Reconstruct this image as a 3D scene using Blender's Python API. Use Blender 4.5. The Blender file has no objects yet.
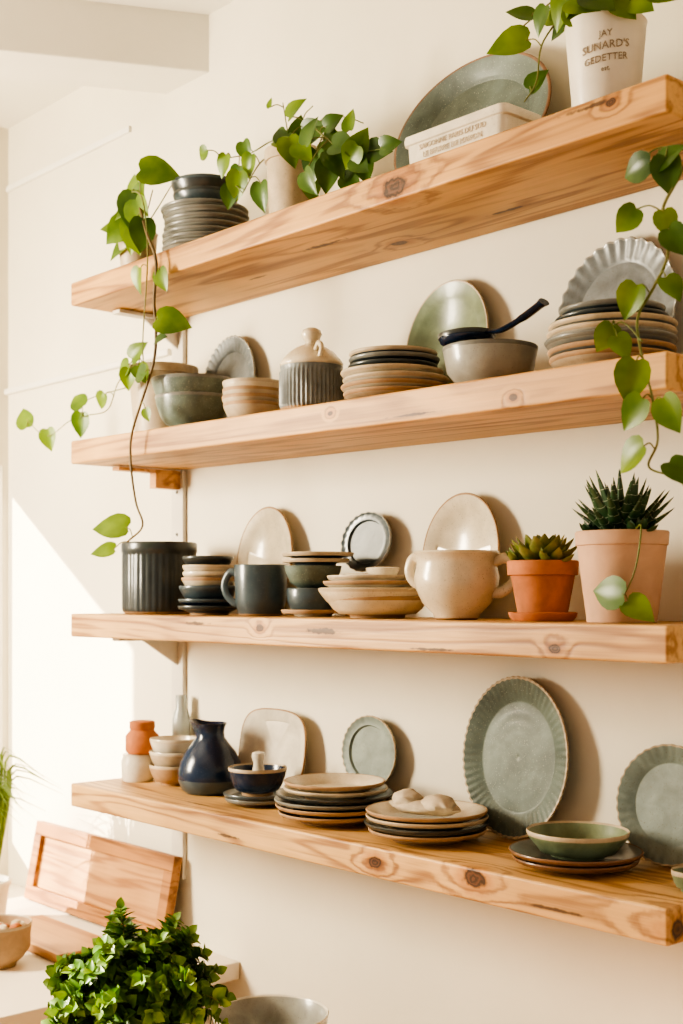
import bpy, bmesh, math, random
from mathutils import Vector, Matrix, noise
random.seed(7)
SC=bpy.context.scene
COL=SC.collection
pi=math.pi
try: SC.view_settings.look='AgX - High Contrast'
except Exception: pass

# ------------------------------------------------------------------ materials
def newmat(name):
    m=bpy.data.materials.new(name); m.use_nodes=True
    nt=m.node_tree; b=nt.nodes['Principled BSDF']
    return m,nt,b
def N(nt,t,**kw):
    n=nt.nodes.new(t)
    for k,v in kw.items(): setattr(n,k,v)
    return n
def ramp(nt,fac,stops):
    r=N(nt,'ShaderNodeValToRGB'); e=r.color_ramp.elements
    while len(e)<len(stops): e.new(.5)
    for i,(p,c) in enumerate(stops):
        e[i].position=p; e[i].color=(*c,1)
    nt.links.new(fac,r.inputs[0]); return r.outputs[0]
def noise_tex(nt,vec,scale,detail=4,rough=.5,dist=0):
    n=N(nt,'ShaderNodeTexNoise'); n.inputs['Scale'].default_value=scale
    n.inputs['Detail'].default_value=detail; n.inputs['Roughness'].default_value=rough
    n.inputs['Distortion'].default_value=dist
    if vec is not None: nt.links.new(vec,n.inputs['Vector'])
    return n.outputs['Fac']
def objco(nt):
    return N(nt,'ShaderNodeTexCoord').outputs['Object']
def mul(c,f): return tuple(min(1,x*f) for x in c)

def glaze(name,col,rough=.26,var=.22,speck=.0,coat=.3,bump=.05,speckcol=(.12,.08,.05),vscale=22):
    m,nt,b=newmat(name); co=objco(nt)
    f=noise_tex(nt,co,vscale,5,.6,.4)
    c=ramp(nt,f,[(.3,mul(col,1-var)),(.55,col),(.75,mul(col,1+var))])
    if speck>0:
        s=noise_tex(nt,co,420,1,.4)
        sm=N(nt,'ShaderNodeMapRange'); sm.inputs[1].default_value=.66; sm.inputs[2].default_value=.74
        sm.inputs[4].default_value=speck
        nt.links.new(s,sm.inputs[0])
        mx=N(nt,'ShaderNodeMixRGB'); nt.links.new(sm.outputs[0],mx.inputs[0]); nt.links.new(c,mx.inputs[1])
        mx.inputs[2].default_value=(*speckcol,1); c=mx.outputs[0]
    nt.links.new(c,b.inputs['Base Color'])
    b.inputs['Roughness'].default_value=rough
    b.inputs['Coat Weight'].default_value=coat; b.inputs['Coat Roughness'].default_value=.12
    if bump>0:
        bp=N(nt,'ShaderNodeBump'); bp.inputs['Strength'].default_value=bump; bp.inputs['Distance'].default_value=.004
        nt.links.new(noise_tex(nt,co,60,3),bp.inputs['Height']); nt.links.new(bp.outputs[0],b.inputs['Normal'])
    return m
CREAM=glaze('glaze_cream',(.66,.58,.44),speck=.4,var=.15)
CREAMW=glaze('glaze_warm_white',(.70,.65,.55),speck=.2,var=.14)
BEIGE=glaze('glaze_beige',(.50,.41,.29),rough=.5,coat=.05,speck=.3)
RIMB=glaze('glaze_brown_rim',(.20,.10,.05),rough=.4)
CLAY=glaze('raw_clay',(.40,.26,.15),rough=.75,coat=0)
SAGE=glaze('glaze_sage',(.19,.24,.15),speck=.2,rough=.34,coat=.15,var=.3)
GGREEN=glaze('glaze_grey_green',(.135,.175,.15),rough=.36,speck=.6,coat=.12,var=.4,speckcol=(.38,.40,.34))
GGREENM=glaze('satin_grey_green',(.135,.175,.152),rough=.52,speck=.6,coat=.04,var=.45,speckcol=(.34,.36,.31),vscale=12)
GGREEN2=glaze('satin_pale_grey_green',(.205,.25,.225),rough=.5,speck=.5,coat=.05,var=.3)
GREY=glaze('glaze_grey',(.19,.195,.18),rough=.33,speck=.4)
LGREY=glaze('glaze_light_grey',(.35,.35,.315),rough=.3,speck=.3)
MGREY=glaze('glaze_mid_grey',(.20,.22,.225),rough=.42,speck=.4,coat=.08,var=.35)
BLUEG=glaze('glaze_blue_grey',(.06,.085,.10),rough=.28,speck=.2,speckcol=(.3,.3,.28))
NAVY=glaze('glaze_navy',(.012,.028,.066),rough=.22,speck=.15,speckcol=(.3,.3,.3),coat=.3)
CHAR=glaze('glaze_charcoal',(.040,.049,.052),rough=.32)
TERRA=glaze('terracotta',(.46,.17,.07),rough=.8,coat=0,var=.25,bump=.15)
PEACH=glaze('peach_clay',(.58,.37,.25),rough=.7,coat=0,var=.1)
WHITEP=glaze('white_pot_ceramic',(.76,.72,.63),rough=.45,var=.06,coat=.1)
INK=glaze('pot_lettering',(.30,.25,.19),rough=.6,coat=0)
CLOTH=glaze('linen',(.54,.46,.35),rough=.9,coat=0,bump=.4)
STONE=glaze('paint_white_metal',(.66,.62,.54),rough=.5,var=.05,coat=0)
def soilmat():
    m,nt,b=newmat('potting_soil'); c=ramp(nt,noise_tex(nt,objco(nt),90,4),[(.35,(.02,.012,.008)),(.7,(.09,.055,.03))])
    nt.links.new(c,b.inputs['Base Color']); b.inputs['Roughness'].default_value=1; return m
SOIL=soilmat()
def leafmat(name,dark,light,trans=.25,rough=.35,scale=14):
    m,nt,b=newmat(name); co=objco(nt)
    c=ramp(nt,noise_tex(nt,co,scale,3,.5),[(.32,dark),(.68,light)])
    nt.links.new(c,b.inputs['Base Color']); b.inputs['Roughness'].default_value=rough
    tr=N(nt,'ShaderNodeBsdfTranslucent'); 
    g=N(nt,'ShaderNodeMixRGB'); g.blend_type='MULTIPLY'; g.inputs[0].default_value=1; g.inputs[2].default_value=(1.0,1.0,.35,1)
    nt.links.new(c,g.inputs[1]); nt.links.new(g.outputs[0],tr.inputs[0])
    mx=N(nt,'ShaderNodeMixShader'); mx.inputs[0].default_value=trans
    nt.links.new(b.outputs[0],mx.inputs[1]); nt.links.new(tr.outputs[0],mx.inputs[2])
    nt.links.new(mx.outputs[0],nt.nodes['Material Output'].inputs[0])
    return m
LEAF=leafmat('pothos_leaf',(.075,.16,.016),(.22,.34,.04),.3)
LEAFD=leafmat('pothos_leaf_dark',(.03,.08,.014),(.09,.18,.03),.2)
STEM=leafmat('plant_stem',(.10,.16,.03),(.22,.20,.07),0,.5)
STEMB=leafmat('brown_stem',(.08,.05,.02),(.16,.11,.04),0,.6)
BUSH=leafmat('bush_leaf',(.045,.125,.02),(.15,.30,.05),.25,.4,30)
BUSHL=leafmat('bush_leaf_light',(.12,.24,.045),(.27,.42,.10),.25,.4,30)
ALOE=leafmat('aloe_leaf',(.016,.05,.022),(.045,.105,.042),0,.35,60)
SUCC=leafmat('succulent_leaf',(.12,.18,.04),(.32,.29,.10),.05,.4,40)
GRASSM=leafmat('grass_leaf',(.12,.22,.04),(.32,.45,.10),.3)
BANDM=glaze('aloe_band',(.40,.44,.34),rough=.6,coat=0)
def glassmat():
    m,nt,b=newmat('frosted_glass'); b.inputs['Transmission Weight'].default_value=.6
    b.inputs['Roughness'].default_value=.18; b.inputs['Base Color'].default_value=(.70,.74,.72,1); return m
GLASS=glassmat()

def wood(name,light=(.66,.36,.15),dark=(.36,.15,.05),knots=(),cracks=(),seed=0,rough=.5):
    m,nt,b=newmat(name); L=nt.links; co=objco(nt)
    def math_(op,a,bb):
        n=N(nt,'ShaderNodeMath',operation=op)
        for i,v in enumerate((a,bb)):
            if v is None: continue
            if isinstance(v,(int,float)): n.inputs[i].default_value=v
            else: L.new(v,n.inputs[i])
        return n.outputs[0]
    mp=N(nt,'ShaderNodeMapping'); mp.inputs['Location'].default_value=(seed*3.1,seed*1.7,seed*.9); mp.inputs['Scale'].default_value=(.9,9,11)
    L.new(co,mp.inputs[0])
    big=noise_tex(nt,mp.outputs[0],1.0,3,.5,.5)
    mp2=N(nt,'ShaderNodeMapping'); mp2.inputs['Location'].default_value=(seed,seed*2,0); mp2.inputs['Scale'].default_value=(4,170,170)
    L.new(co,mp2.inputs[0])
    fine=noise_tex(nt,mp2.outputs[0],1.0,4,.6)
    mp3=N(nt,'ShaderNodeMapping'); mp3.inputs['Location'].default_value=(seed*5,seed,3); mp3.inputs['Scale'].default_value=(1.6,28,28)
    L.new(co,mp3.inputs[0])
    mid=noise_tex(nt,mp3.outputs[0],1.0,3,.55,.3)
    phase=math_('MULTIPLY',big,46.)
    mind=None
    for (kx,ky,kz,kr) in knots:
        sub=N(nt,'ShaderNodeVectorMath',operation='SUBTRACT'); L.new(co,sub.inputs[0]); sub.inputs[1].default_value=(kx,ky,kz)
        sc=N(nt,'ShaderNodeVectorMath',operation='MULTIPLY'); L.new(sub.outputs[0],sc.inputs[0]); sc.inputs[1].default_value=(.62/kr,1/kr,1/kr)
        ln=N(nt,'ShaderNodeVectorMath',operation='LENGTH'); L.new(sc.outputs[0],ln.inputs[0])
        d=ln.outputs['Value']
        mind=d if mind is None else math_('MINIMUM',mind,d)
    if mind is not None:
        wob=math_('MULTIPLY',noise_tex(nt,co,60,3),1.1)
        mind=math_('ADD',mind,math_('SUBTRACT',wob,.55))
        w=N(nt,'ShaderNodeMapRange'); w.interpolation_type='SMOOTHSTEP'
        w.inputs[1].default_value=.6; w.inputs[2].default_value=4.5; w.inputs[3].default_value=9; w.inputs[4].default_value=0
        L.new(mind,w.inputs[0]); phase=math_('ADD',phase,w.outputs[0])
    line=math_('SINE',phase,None)
    line=math_('MULTIPLY',math_('ADD',line,1.),.5)
    line=math_('POWER',line,2.2)
    mixv=math_('ADD',math_('ADD',math_('MULTIPLY',line,.28),math_('MULTIPLY',fine,.46)),math_('MULTIPLY',mid,.42))
    half=tuple((a*.5+c*.5) for a,c in zip(light,dark))
    col=ramp(nt,mixv,[(.28,mul(light,1.15)),(.48,light),(.64,half),(.84,dark)])
    bv=ramp(nt,noise_tex(nt,co,3.5,3),[(.3,(.76,.69,.60)),(.7,(1.12,1.10,1.05))])
    mm=N(nt,'ShaderNodeMixRGB'); mm.blend_type='MULTIPLY'; mm.inputs[0].default_value=.85; L.new(col,mm.inputs[1]); L.new(bv,mm.inputs[2]); col=mm.outputs[0]
    if mind is not None:
        halo=N(nt,'ShaderNodeMapRange'); halo.interpolation_type='SMOOTHSTEP'; halo.inputs[1].default_value=.8; halo.inputs[2].default_value=2.4; halo.inputs[3].default_value=.75; halo.inputs[4].default_value=0
        L.new(mind,halo.inputs[0])
        hx=N(nt,'ShaderNodeMixRGB'); hx.blend_type='MULTIPLY'; L.new(halo.outputs[0],hx.inputs[0]); L.new(col,hx.inputs[1]); hx.inputs[2].default_value=(.66,.44,.29,1); col=hx.outputs[0]
        kmr=N(nt,'ShaderNodeMapRange'); kmr.interpolation_type='SMOOTHSTEP'; kmr.inputs[1].default_value=.75; kmr.inputs[2].default_value=1.15; kmr.inputs[3].default_value=.95; kmr.inputs[4].default_value=0
        L.new(mind,kmr.inputs[0])
        rg=math_('MULTIPLY',math_('ADD',math_('SINE',math_('MULTIPLY',mind,15.),None),1.),.5)
        kc=ramp(nt,rg,[(0,(.03,.012,.005)),(1,(.12,.045,.017))])
        kx=N(nt,'ShaderNodeMixRGB'); L.new(kmr.outputs[0],kx.inputs[0]); L.new(col,kx.inputs[1]); L.new(kc,kx.inputs[2]); col=kx.outputs[0]
    for (kx_,ky_,kz_,l_,w_) in cracks:
        sub=N(nt,'ShaderNodeVectorMath',operation='SUBTRACT'); L.new(co,sub.inputs[0]); sub.inputs[1].default_value=(kx_,ky_,kz_)
        sc=N(nt,'ShaderNodeVectorMath',operation='MULTIPLY'); L.new(sub.outputs[0],sc.inputs[0]); sc.inputs[1].default_value=(1/l_,1/w_,1/w_)
        ln=N(nt,'ShaderNodeVectorMath',operation='LENGTH'); L.new(sc.outputs[0],ln.inputs[0])
        dd=math_('ADD',ln.outputs['Value'],math_('MULTIPLY',math_('SUBTRACT',noise_tex(nt,co,70,3),.5),2.2))
        cm=N(nt,'ShaderNodeMapRange'); cm.interpolation_type='SMOOTHSTEP'; cm.inputs[1].default_value=.5; cm.inputs[2].default_value=1.2; cm.inputs[3].default_value=.85; cm.inputs[4].default_value=0
        L.new(dd,cm.inputs[0])
        kx=N(nt,'ShaderNodeMixRGB'); L.new(cm.outputs[0],kx.inputs[0]); L.new(col,kx.inputs[1]); kx.inputs[2].default_value=(.05,.018,.008,1); col=kx.outputs[0]
    L.new(col,b.inputs['Base Color']); b.inputs['Roughness'].default_value=rough
    bp=N(nt,'ShaderNodeBump'); bp.inputs['Strength'].default_value=.5; bp.inputs['Distance'].default_value=.002; bp.invert=True
    L.new(mixv,bp.inputs['Height']); L.new(bp.outputs[0],b.inputs['Normal'])
    return m
def plaster(name,col,bump=.15):
    m,nt,b=newmat(name); co=objco(nt)
    c=ramp(nt,noise_tex(nt,co,2.5,5,.6),[(.3,mul(col,.94)),(.7,mul(col,1.03))])
    nt.links.new(c,b.inputs['Base Color']); b.inputs['Roughness'].default_value=.85
    bp=N(nt,'ShaderNodeBump'); bp.inputs['Strength'].default_value=bump; bp.inputs['Distance'].default_value=.01
    nt.links.new(noise_tex(nt,co,9,5,.6),bp.inputs['Height']); nt.links.new(bp.outputs[0],b.inputs['Normal'])
    return m
WALL=plaster('plaster_wall',(.78,.735,.62))
PAINT=plaster('painted_white',(.80,.78,.71),.05)

# ------------------------------------------------------------------ mesh builder
class MB:
    def __init__(s): s.v=[];s.f=[];s.mi=[];s.mats=[]
    def m(s,mat):
        if mat not in s.mats: s.mats.append(mat)
        return s.mats.index(mat)
    def add(s,verts,faces,mat,M=None):
        o=len(s.v)
        for p in verts:
            p=Vector(p); s.v.append(M@p if M else p)
        for i,f in enumerate(faces):
            s.f.append([k+o for k in f])
            s.mi.append(s.m(mat[i] if isinstance(mat,list) else mat))
    def done(s,name,loc=(0,0,0),smooth=True,bevel=0,rot=None,auto=50):
        me=bpy.data.meshes.new(name); me.from_pydata([tuple(v) for v in s.v],[],s.f)
        for mt in s.mats: me.materials.append(mt)
        me.polygons.foreach_set('material_index',s.mi)
        me.polygons.foreach_set('use_smooth',[smooth]*len(s.f))
        bm=bmesh.new(); bm.from_mesh(me); bmesh.ops.recalc_face_normals(bm,faces=bm.faces)
        bm.to_mesh(me); bm.free(); me.update()
        if smooth: 
            try: me.set_sharp_from_angle(angle=math.radians(auto))
            except Exception: pass
        ob=bpy.data.objects.new(name,me); COL.objects.link(ob); ob.location=loc
        if rot: ob.rotation_euler=rot
        if bevel:
            b=ob.modifiers.new('bevel','BEVEL'); b.width=bevel; b.segments=3; b.limit_method='ANGLE'
        return ob
T=Matrix.Translation
def R(a,ax): return Matrix.Rotation(a,4,ax)
def box(mb,c,size,mat,M=None):
    x,y,z=[k/2 for k in size]; cx,cy,cz=c
    v=[(cx+i*x,cy+j*y,cz+k*z) for i in(-1,1) for j in(-1,1) for k in(-1,1)]
    f=[(0,1,3,2),(4,6,7,5),(0,4,5,1),(2,3,7,6),(0,2,6,4),(1,5,7,3)]
    mb.add(v,f,mat,M)
def lathe(mb,prof,mat,M=None,segs=56,fn=None,sx=1,sy=1):
    """prof: [(r,z[,mat])]; mat given for the band that follows the point"""
    v=[];f=[];ms=[]
    idx=[]
    for i,p in enumerate(prof):
        r,z=p[0],p[1]
        if r<1e-6:
            idx.append([len(v)]); v.append((0,0,z))
        else:
            row=[]
            for k in range(segs):
                a=2*pi*k/segs; rr,zz=(r,z) if fn is None else fn(a,i,r,z)
                row.append(len(v)); v.append((rr*math.cos(a)*sx,rr*math.sin(a)*sy,zz))
            idx.append(row)
    for i in range(len(prof)-1):
        a,b=idx[i],idx[i+1]; mt=prof[i][2] if len(prof[i])>2 else mat
        for k in range(segs):
            k2=(k+1)%segs
            if len(a)==1 and len(b)==1: continue
            if len(a)==1: f.append((a[0],b[k],b[k2]))
            elif len(b)==1: f.append((a[k],b[0],a[k2]))
            else: f.append((a[k],b[k],b[k2],a[k2]))
            ms.append(mt)
    mb.add(v,f,ms,M)
def spline(pts,n=8):
    P=[Vector(p) for p in pts]
    if len(P)<3: return [P[0].lerp(P[-1],i/n) for i in range(n+1)]
    P=[P[0]*2-P[1]]+P+[P[-1]*2-P[-2]]; out=[]
    for i in range(1,len(P)-2):
        a,b,c,d=P[i-1:i+3]
        for k in range(n):
            t=k/n
            out.append(.5*((2*b)+(c-a)*t+(2*a-5*b+4*c-d)*t*t+(3*b-a-3*c+d)*t**3))
    out.append(P[-2]); return out
def tube(mb,path,r,mat,M=None,sides=8,flat=1.0):
    n=len(path); v=[];f=[]
    up=Vector((0,0,1)); prev=None
    for i,p in enumerate(path):
        t=(path[min(i+1,n-1)]-path[max(i-1,0)]).normalized()
        if prev is None:
            a=t.cross(up if abs(t.dot(up))<.9 else Vector((1,0,0))).normalized()
        else: a=(prev-t*prev.dot(t)).normalized()
        prev=a; b=t.cross(a)
        rr=r[i] if isinstance(r,(list,tuple)) else r
        for k in range(sides):
            th=2*pi*k/sides; v.append(p+a*math.cos(th)*rr+b*math.sin(th)*rr*flat)
    for i in range(n-1):
        for k in range(sides):
            k2=(k+1)%sides; f.append((i*sides+k,i*sides+k2,(i+1)*sides+k2,(i+1)*sides+k))
    f.append(tuple(range(sides))[::-1]); f.append(tuple((n-1)*sides+k for k in range(sides)))
    mb.add(v,f,mat,M)

# ------------------------------------------------------------------ crockery
def plate(mb,r,h,mat,rim=None,M=None,fn=None,sx=1,sy=1,segs=64,foot=None,rings=0,ra=.0007,edge=None):
    rim=rim or mat; foot=foot or mat; edge=edge or rim
    well=[(.93*r,h*.93),(.74*r,.0115),(.70*r,.0068)]
    if rings:
        k=rings
        for i in range(k*4):
            q=.67*r*(1-i/(k*4)); well.append((q,.0065+ra*math.cos(i*2*pi/4)))
    prof=[(0,.003,foot),(.54*r,.003,foot),(.55*r,0,foot),(.59*r,0,foot),(.61*r,.004,mat),(.8*r,.004+(h-.004)*.42),(.965*r,h-.006,rim),(.995*r,h-.002,edge),(r,h,edge),(.99*r,h+.0015,edge),(.965*r,h+.001,mat)]+well+[(.02*r,.006),(0,.006)]
    lathe(mb,prof,mat,M,segs,fn,sx,sy)
def bowl(mb,r,h,mat,rim=None,M=None,fn=None,sx=1,sy=1,segs=56,foot=None,inner=None,belly=.86):
    rim=rim or mat; foot=foot or mat; inner=inner or mat
    prof=[(0,.004,foot),(.44*r,.004,foot),(.45*r,0,foot),(.52*r,0,foot),(.54*r,.006,mat),(.74*r,.2*h),(belly*r,.42*h),(.95*r,.72*h),(.985*r,h-.006,rim),(r,h-.001,rim),(.985*r,h+.001,rim),(.955*r,h-.002,inner),(.92*r,.72*h,inner),(.8*r,.40*h,inner),(.55*r,.016,inner),(0,.012,inner)]
    lathe(mb,prof,mat,M,segs,fn,sx,sy)
def stack(name,loc,items):
    """items: (kind,r,h,mat,rim,dz[,foot])"""
    mb=MB(); z=0
    for it in items:
        kind,r,h,mat,rim,dz=it[:6]; foot=it[6] if len(it)>6 else CLAY
        M=T((random.uniform(-1,1)*.003,random.uniform(-1,1)*.003,z))@R(random.uniform(0,6),'Z')
        (plate if kind=='p' else bowl)(mb,r*random.uniform(.985,1.01),h,mat,rim,M,foot=foot); z+=dz
    return mb.done(name,loc)
def lean_plate(name,x,w,h,zb,mat,rim=None,yf=-.032,lean=6,ph=.016,fn=None,rings=0,yaw=0,segs=96,square=False,ra=.0007,edge=None):
    mb=MB(); a=pi/2-math.radians(lean)
    M=R(math.radians(yaw),'Z')@R(a,'X')@T((0,h/2,0))
    f=fn
    if square:
        def f(an,i,r,z):
            c,s_=abs(math.cos(an)),abs(math.sin(an)); q=(c**4+s_**4)**(-.25); return r*(1+(q-1)*.75)*.97,z
    plate(mb,1.0*w/2,ph,mat,rim,M,f,1,h/w,segs,rings=rings,ra=ra,edge=edge)
    return mb.done(name,(x,yf,zb))
def cup(mb,prof,mat,handle=None,M=None,segs=56,fn=None,hm=None):
    lathe(mb,prof,mat,M,segs,fn)
    for hd in (handle or []):
        ang,r0,z0,z1,out,th=hd
        d=Vector((math.cos(ang),math.sin(ang),0)); pts=[]
        for (o,zz) in ((-.004,z1),(out*.55,z1+.006),(out,z1*.72+z0*.28),(out*.85,z1*.3+z0*.7),(out*.3,z0+.001),(-.004,z0)):
            pts.append(d*(r0+o)+Vector((0,0,zz)))
        tube(mb,spline(pts,5),th,hm or mat,M,8,1.5)
def pot_prof(rt,rb,h,mat,rimh=.02,rimo=.004,soil=.014):
    if rimh:
        return [(0,.001,mat),(rb,0,mat),(rb+(rt-rimo-rb)*.98,h-rimh,mat),(rt,h-rimh+.001,mat),(rt+.001,h-.002,mat),(rt-.001,h,mat),(rt-.006,h,mat),(rt-.009,h-soil,SOIL),(0,h-soil+.004,SOIL)]
    return [(0,.001,mat),(rb*.96,0,mat),(rb,.004,mat),(rt-.001,h-.004,mat),(rt,h-.001,mat),(rt-.002,h,mat),(rt-.006,h,mat),(rt-.01,h-soil,SOIL),(0,h-soil+.004,SOIL)]

# ------------------------------------------------------------------ foliage
def leaf(mb,base,tip,nrm,size,mat,width=1.0,heart=True,fold=.22,droop=.18):
    y=Vector(tip).normalized(); n=Vector(nrm); x=y.cross(n)
    if x.length<1e-3: x=y.orthogonal()
    x.normalize(); z=x.cross(y)
    if heart: st=[(-.0,.15,-.07),(.05,.29,-.08),(.17,.39,-.03),(.35,.41,0),(.55,.34,0),(.74,.215,0),(.89,.09,0),(1,.0,0)]
    else: st=[(0,.02,0),(.12,.2,0),(.3,.34,0),(.5,.36,0),(.7,.27,0),(.88,.12,0),(1,0,0)]
    v=[];f=[]
    cur=random.uniform(.6,1.5)
    for (s,w,sh) in st:
        for k in (-1,-.5,0,.5,1):
            px=k*w*width; py=s+sh*abs(k)*1.0
            pz=abs(px)*fold*cur-droop*cur*s*s
            v.append(Vector(base)+(x*px+y*py+z*pz)*size)
    for i in range(len(st)-1):
        for k in range(4):
            a=i*5+k; f.append((a,a+1,a+6,a+5))
    mb.add(v,f,mat)
def rv(s=1): return Vector((random.uniform(-s,s),random.uniform(-s,s),random.uniform(-s,s)))
FACE=Vector((.5,-1,.25))
LW=(.6,-.75,.25)
def vine(mb,pts,r=.0022,mat=None):
    p=spline(pts,7); tube(mb,p,[r*(1-.45*i/len(p)) for i in range(len(p))],mat or STEM,sides=6); return p
def hang_leaf(mb,c,size,path=None,dirv=None,mat=None,nrm=None,petiole=True):
    c=Vector(c); d=Vector(dirv) if dirv else Vector((random.uniform(-.7,.5),random.uniform(-.3,.1),random.uniform(-1,-.2)))
    d.normalize(); base=c-d*size*.5
    n=Vector(nrm) if nrm else FACE+rv(.5)
    leaf(mb,base,d,n,size,mat or (LEAF if random.random()<.6 else LEAFD))
    if petiole and path:
        q=min(path,key=lambda p:(p-base).length)
        if (q-base).length<.22:
            mid=(q+base)/2+Vector((0,0,.006)); tube(mb,spline([q,mid,base+d*size*.04],4),.0011,STEM,sides=5)

# ================================================================== ROOM
XL=-3.43
def simple_box(name,c,size,mat,bevel=0):
    mb=MB(); box(mb,(0,0,0),size,mat); return mb.done(name,c,smooth=False,bevel=bevel)
simple_box('wall_back',((XL+1.6)/2,.05,1.42),(1.6-XL+.1,.1,2.85),WALL)
wy=(-.76,-.02); wz=(.80,1.875); vy=(-3.3,-2.2); vz=(.9,2.2)
mb=MB()
def lw(y0,y1,z0,z1): box(mb,(-.05,(y0+y1)/2,(z0+z1)/2),(.1,y1-y0,z1-z0),WALL)
lw(wy[1],0,0,2.844); lw(wy[0],wy[1],0,wz[0]); lw(wy[0],wy[1],wz[1],2.844)
lw(vy[1],wy[0],0,2.844); lw(vy[0],vy[1],0,vz[0]); lw(vy[0],vy[1],vz[1],2.844); lw(-5,vy[0],0,2.844)
mb.done('wall_left',(XL,0,0),smooth=False)
for nm,(y0,y1),(z0,z1) in (('window_1',wy,wz),('added_window',vy,vz)):  # second window is made up, to account for the soft area lamp
    mb=MB()
    for yy in (y0,y1): box(mb,(-.05,yy+(.012 if yy==y0 else -.012),(z0+z1)/2),(.06,.024,z1-z0),PAINT)
    for zz in (z0+.012,z1-.012): box(mb,(-.05,(y0+y1)/2,zz),(.06,y1-y0,.024),PAINT)
    mb.done(nm,(XL,0,0),smooth=False)
simple_box('floor',((XL+1.6)/2,-2.5,-.05),(1.6-XL+.1,5.1,.1),wood('floor_wood',(.45,.28,.15),(.25,.13,.06)))
simple_box('ceiling',((XL+1.6)/2,-2.5,2.894),(1.6-XL+.1,5.1,.1),PAINT)
simple_box('trim_1',((XL-2.78)/2,-.004,2.668),(-2.78-XL,.008,.016),PAINT,.002)
simple_box('trim_2',((XL-2.60)/2,-.007,2.085),(-2.60-XL,.014,.016),PAINT,.003)
mb=MB(); ang=math.atan2(-.417,-.211); L=2.3
box(mb,(L/2-.05,-.08,0),(L,.16,.135),PAINT)
mb.done('ceiling_beam',(-2.45,-.0,2.779),smooth=False,bevel=.004,rot=(0,0,ang))

# ================================================================== SHELVES
XA,XB=-2.609,-1.0216; LEN=XB-XA; XC=(XA+XB)/2
SH={1:2.209,2:1.842,3:1.460,4:1.076}
tilt=math.atan(.018/1.588)
knots={1:[(.262,-.132,-.004,.019),(.08,.056,-.026,.012),(.70,-.134,.012,.006)],
       2:[(.10,-.134,.005,.004),(.52,-.134,-.01,.005)],
       3:[(-.10,-.134,.006,.007),(.60,-.134,-.012,.007)],
       4:[(.215,-.133,.000,.011),(.44,-.133,.010,.015),(.785,-.11,-.006,.017)]}
cracks={1:[(-.027,-.04,-.026,.055,.008),(.66,-.134,.016,.05,.004),(.35,.05,-.026,.05,.005),(-.3,.02,-.026,.03,.004)],
        2:[(.3,-.134,-.016,.05,.002)],3:[(.085,-.134,.004,.045,.005),(-.3,-.134,.012,.04,.004),(.35,-.134,-.02,.05,.002)],4:[(-.2,-.134,-.012,.04,.003),(.6,-.134,-.01,.06,.003),(-.35,-.09,.026,.05,.004)]}
tones={1:((.57,.335,.135),(.25,.11,.036)),2:((.58,.35,.155),(.28,.13,.05)),3:((.59,.375,.18),(.29,.14,.06)),4:((.60,.385,.18),(.26,.12,.046))}
for i in (1,2,3,4):
    mb=MB(); box(mb,(0,0,0),(LEN,.268,.052),wood('shelf_wood_%d'%i,*tones[i],knots=knots[i],cracks=cracks[i],seed=i))
    ob=mb.done('wooden_shelf',(XC,-.136,SH[i]-.026),smooth=False,bevel=.004)
    if i==2: ob.rotation_euler=(0,tilt,0)
def z2(x): return 1.851-.01134*(x-XA)
BW=wood('bracket_wood',(.55,.31,.14),(.3,.13,.05))
for i in (1,2,3,4):
    zt=SH[i]-.0525 if i!=2 else z2(-2.55)-.0525
    mb=MB(); mt=STONE
    box(mb,(0,-.006,-.095),(.046,.011,.19),mt); box(mb,(0,-.095,-.0045),(.030,.17,.008),mt if i!=2 else BW)
    if i==2: box(mb,(0,-.045,-.026),(.026,.07,.036),BW)
    else: mb.add([(-.004,-.011,-.008),(-.004,-.11,-.008),(-.004,-.011,-.07),(.004,-.011,-.008),(.004,-.11,-.008),(.004,-.011,-.07)],[(0,1,2),(3,5,4),(0,3,4,1),(1,4,5,2),(0,2,5,3)],mt)
    for zz in (-.05,-.15): lathe(mb,[(0,.003),(.003,.003),(.0045,0)],GREY,T((0,-.0115,zz))@R(pi/2,'X'),10)
    mb.done('shelf_bracket',(-2.562,-.0005,zt-.0022),smooth=False,bevel=.001)

# ================================================================== SHELF 1
S=SH[1]+.0005
stack('plate_stack',(-2.238,-.16,S),[('p',.092,.02,LGREY,GREY,.0135) for _ in range(7)]+[('b',.070,.04,BLUEG,CHAR,.018),('b',.073,.045,CHAR,BLUEG,.02)])
mb=MB(); lathe(mb,pot_prof(.045,.036,.088,BEIGE,rimh=0),BEIGE)
O=Vector((-2.44,-.20,S))
def rel(l): return [Vector(p)-O for p in l]
main=vine(mb,rel([(-2.43,-.2,2.30),(-2.36,-.25,2.34),(-2.27,-.288,2.25),(-2.229,-.292,2.182),(-2.236,-.292,2.104),(-2.229,-.292,2.043),(-2.236,-.292,1.982),(-2.266,-.295,1.92),(-2.311,-.297,1.839),(-2.319,-.295,1.778),(-2.30,-.295,1.696),(-2.274,-.295,1.645),(-2.33,-.295,1.614)]),.0038,STEMB)
m2=vine(mb,rel([(-2.44,-.2,2.30),(-2.40,-.25,2.36),(-2.30,-.28,2.33),(-2.26,-.292,2.2),(-2.275,-.294,2.02),(-2.262,-.294,1.93)]),.0022)
up=[vine(mb,rel([(-2.44,-.2,2.29),(-2.43+dx*.5,-.21,2.33),(-2.43+dx,-.22,z)]),.0018) for dx,z in ((.16,2.37),(.02,2.36),(-.05,2.33),(.08,2.37))]
allp=main+m2+sum(up,[])
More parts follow.
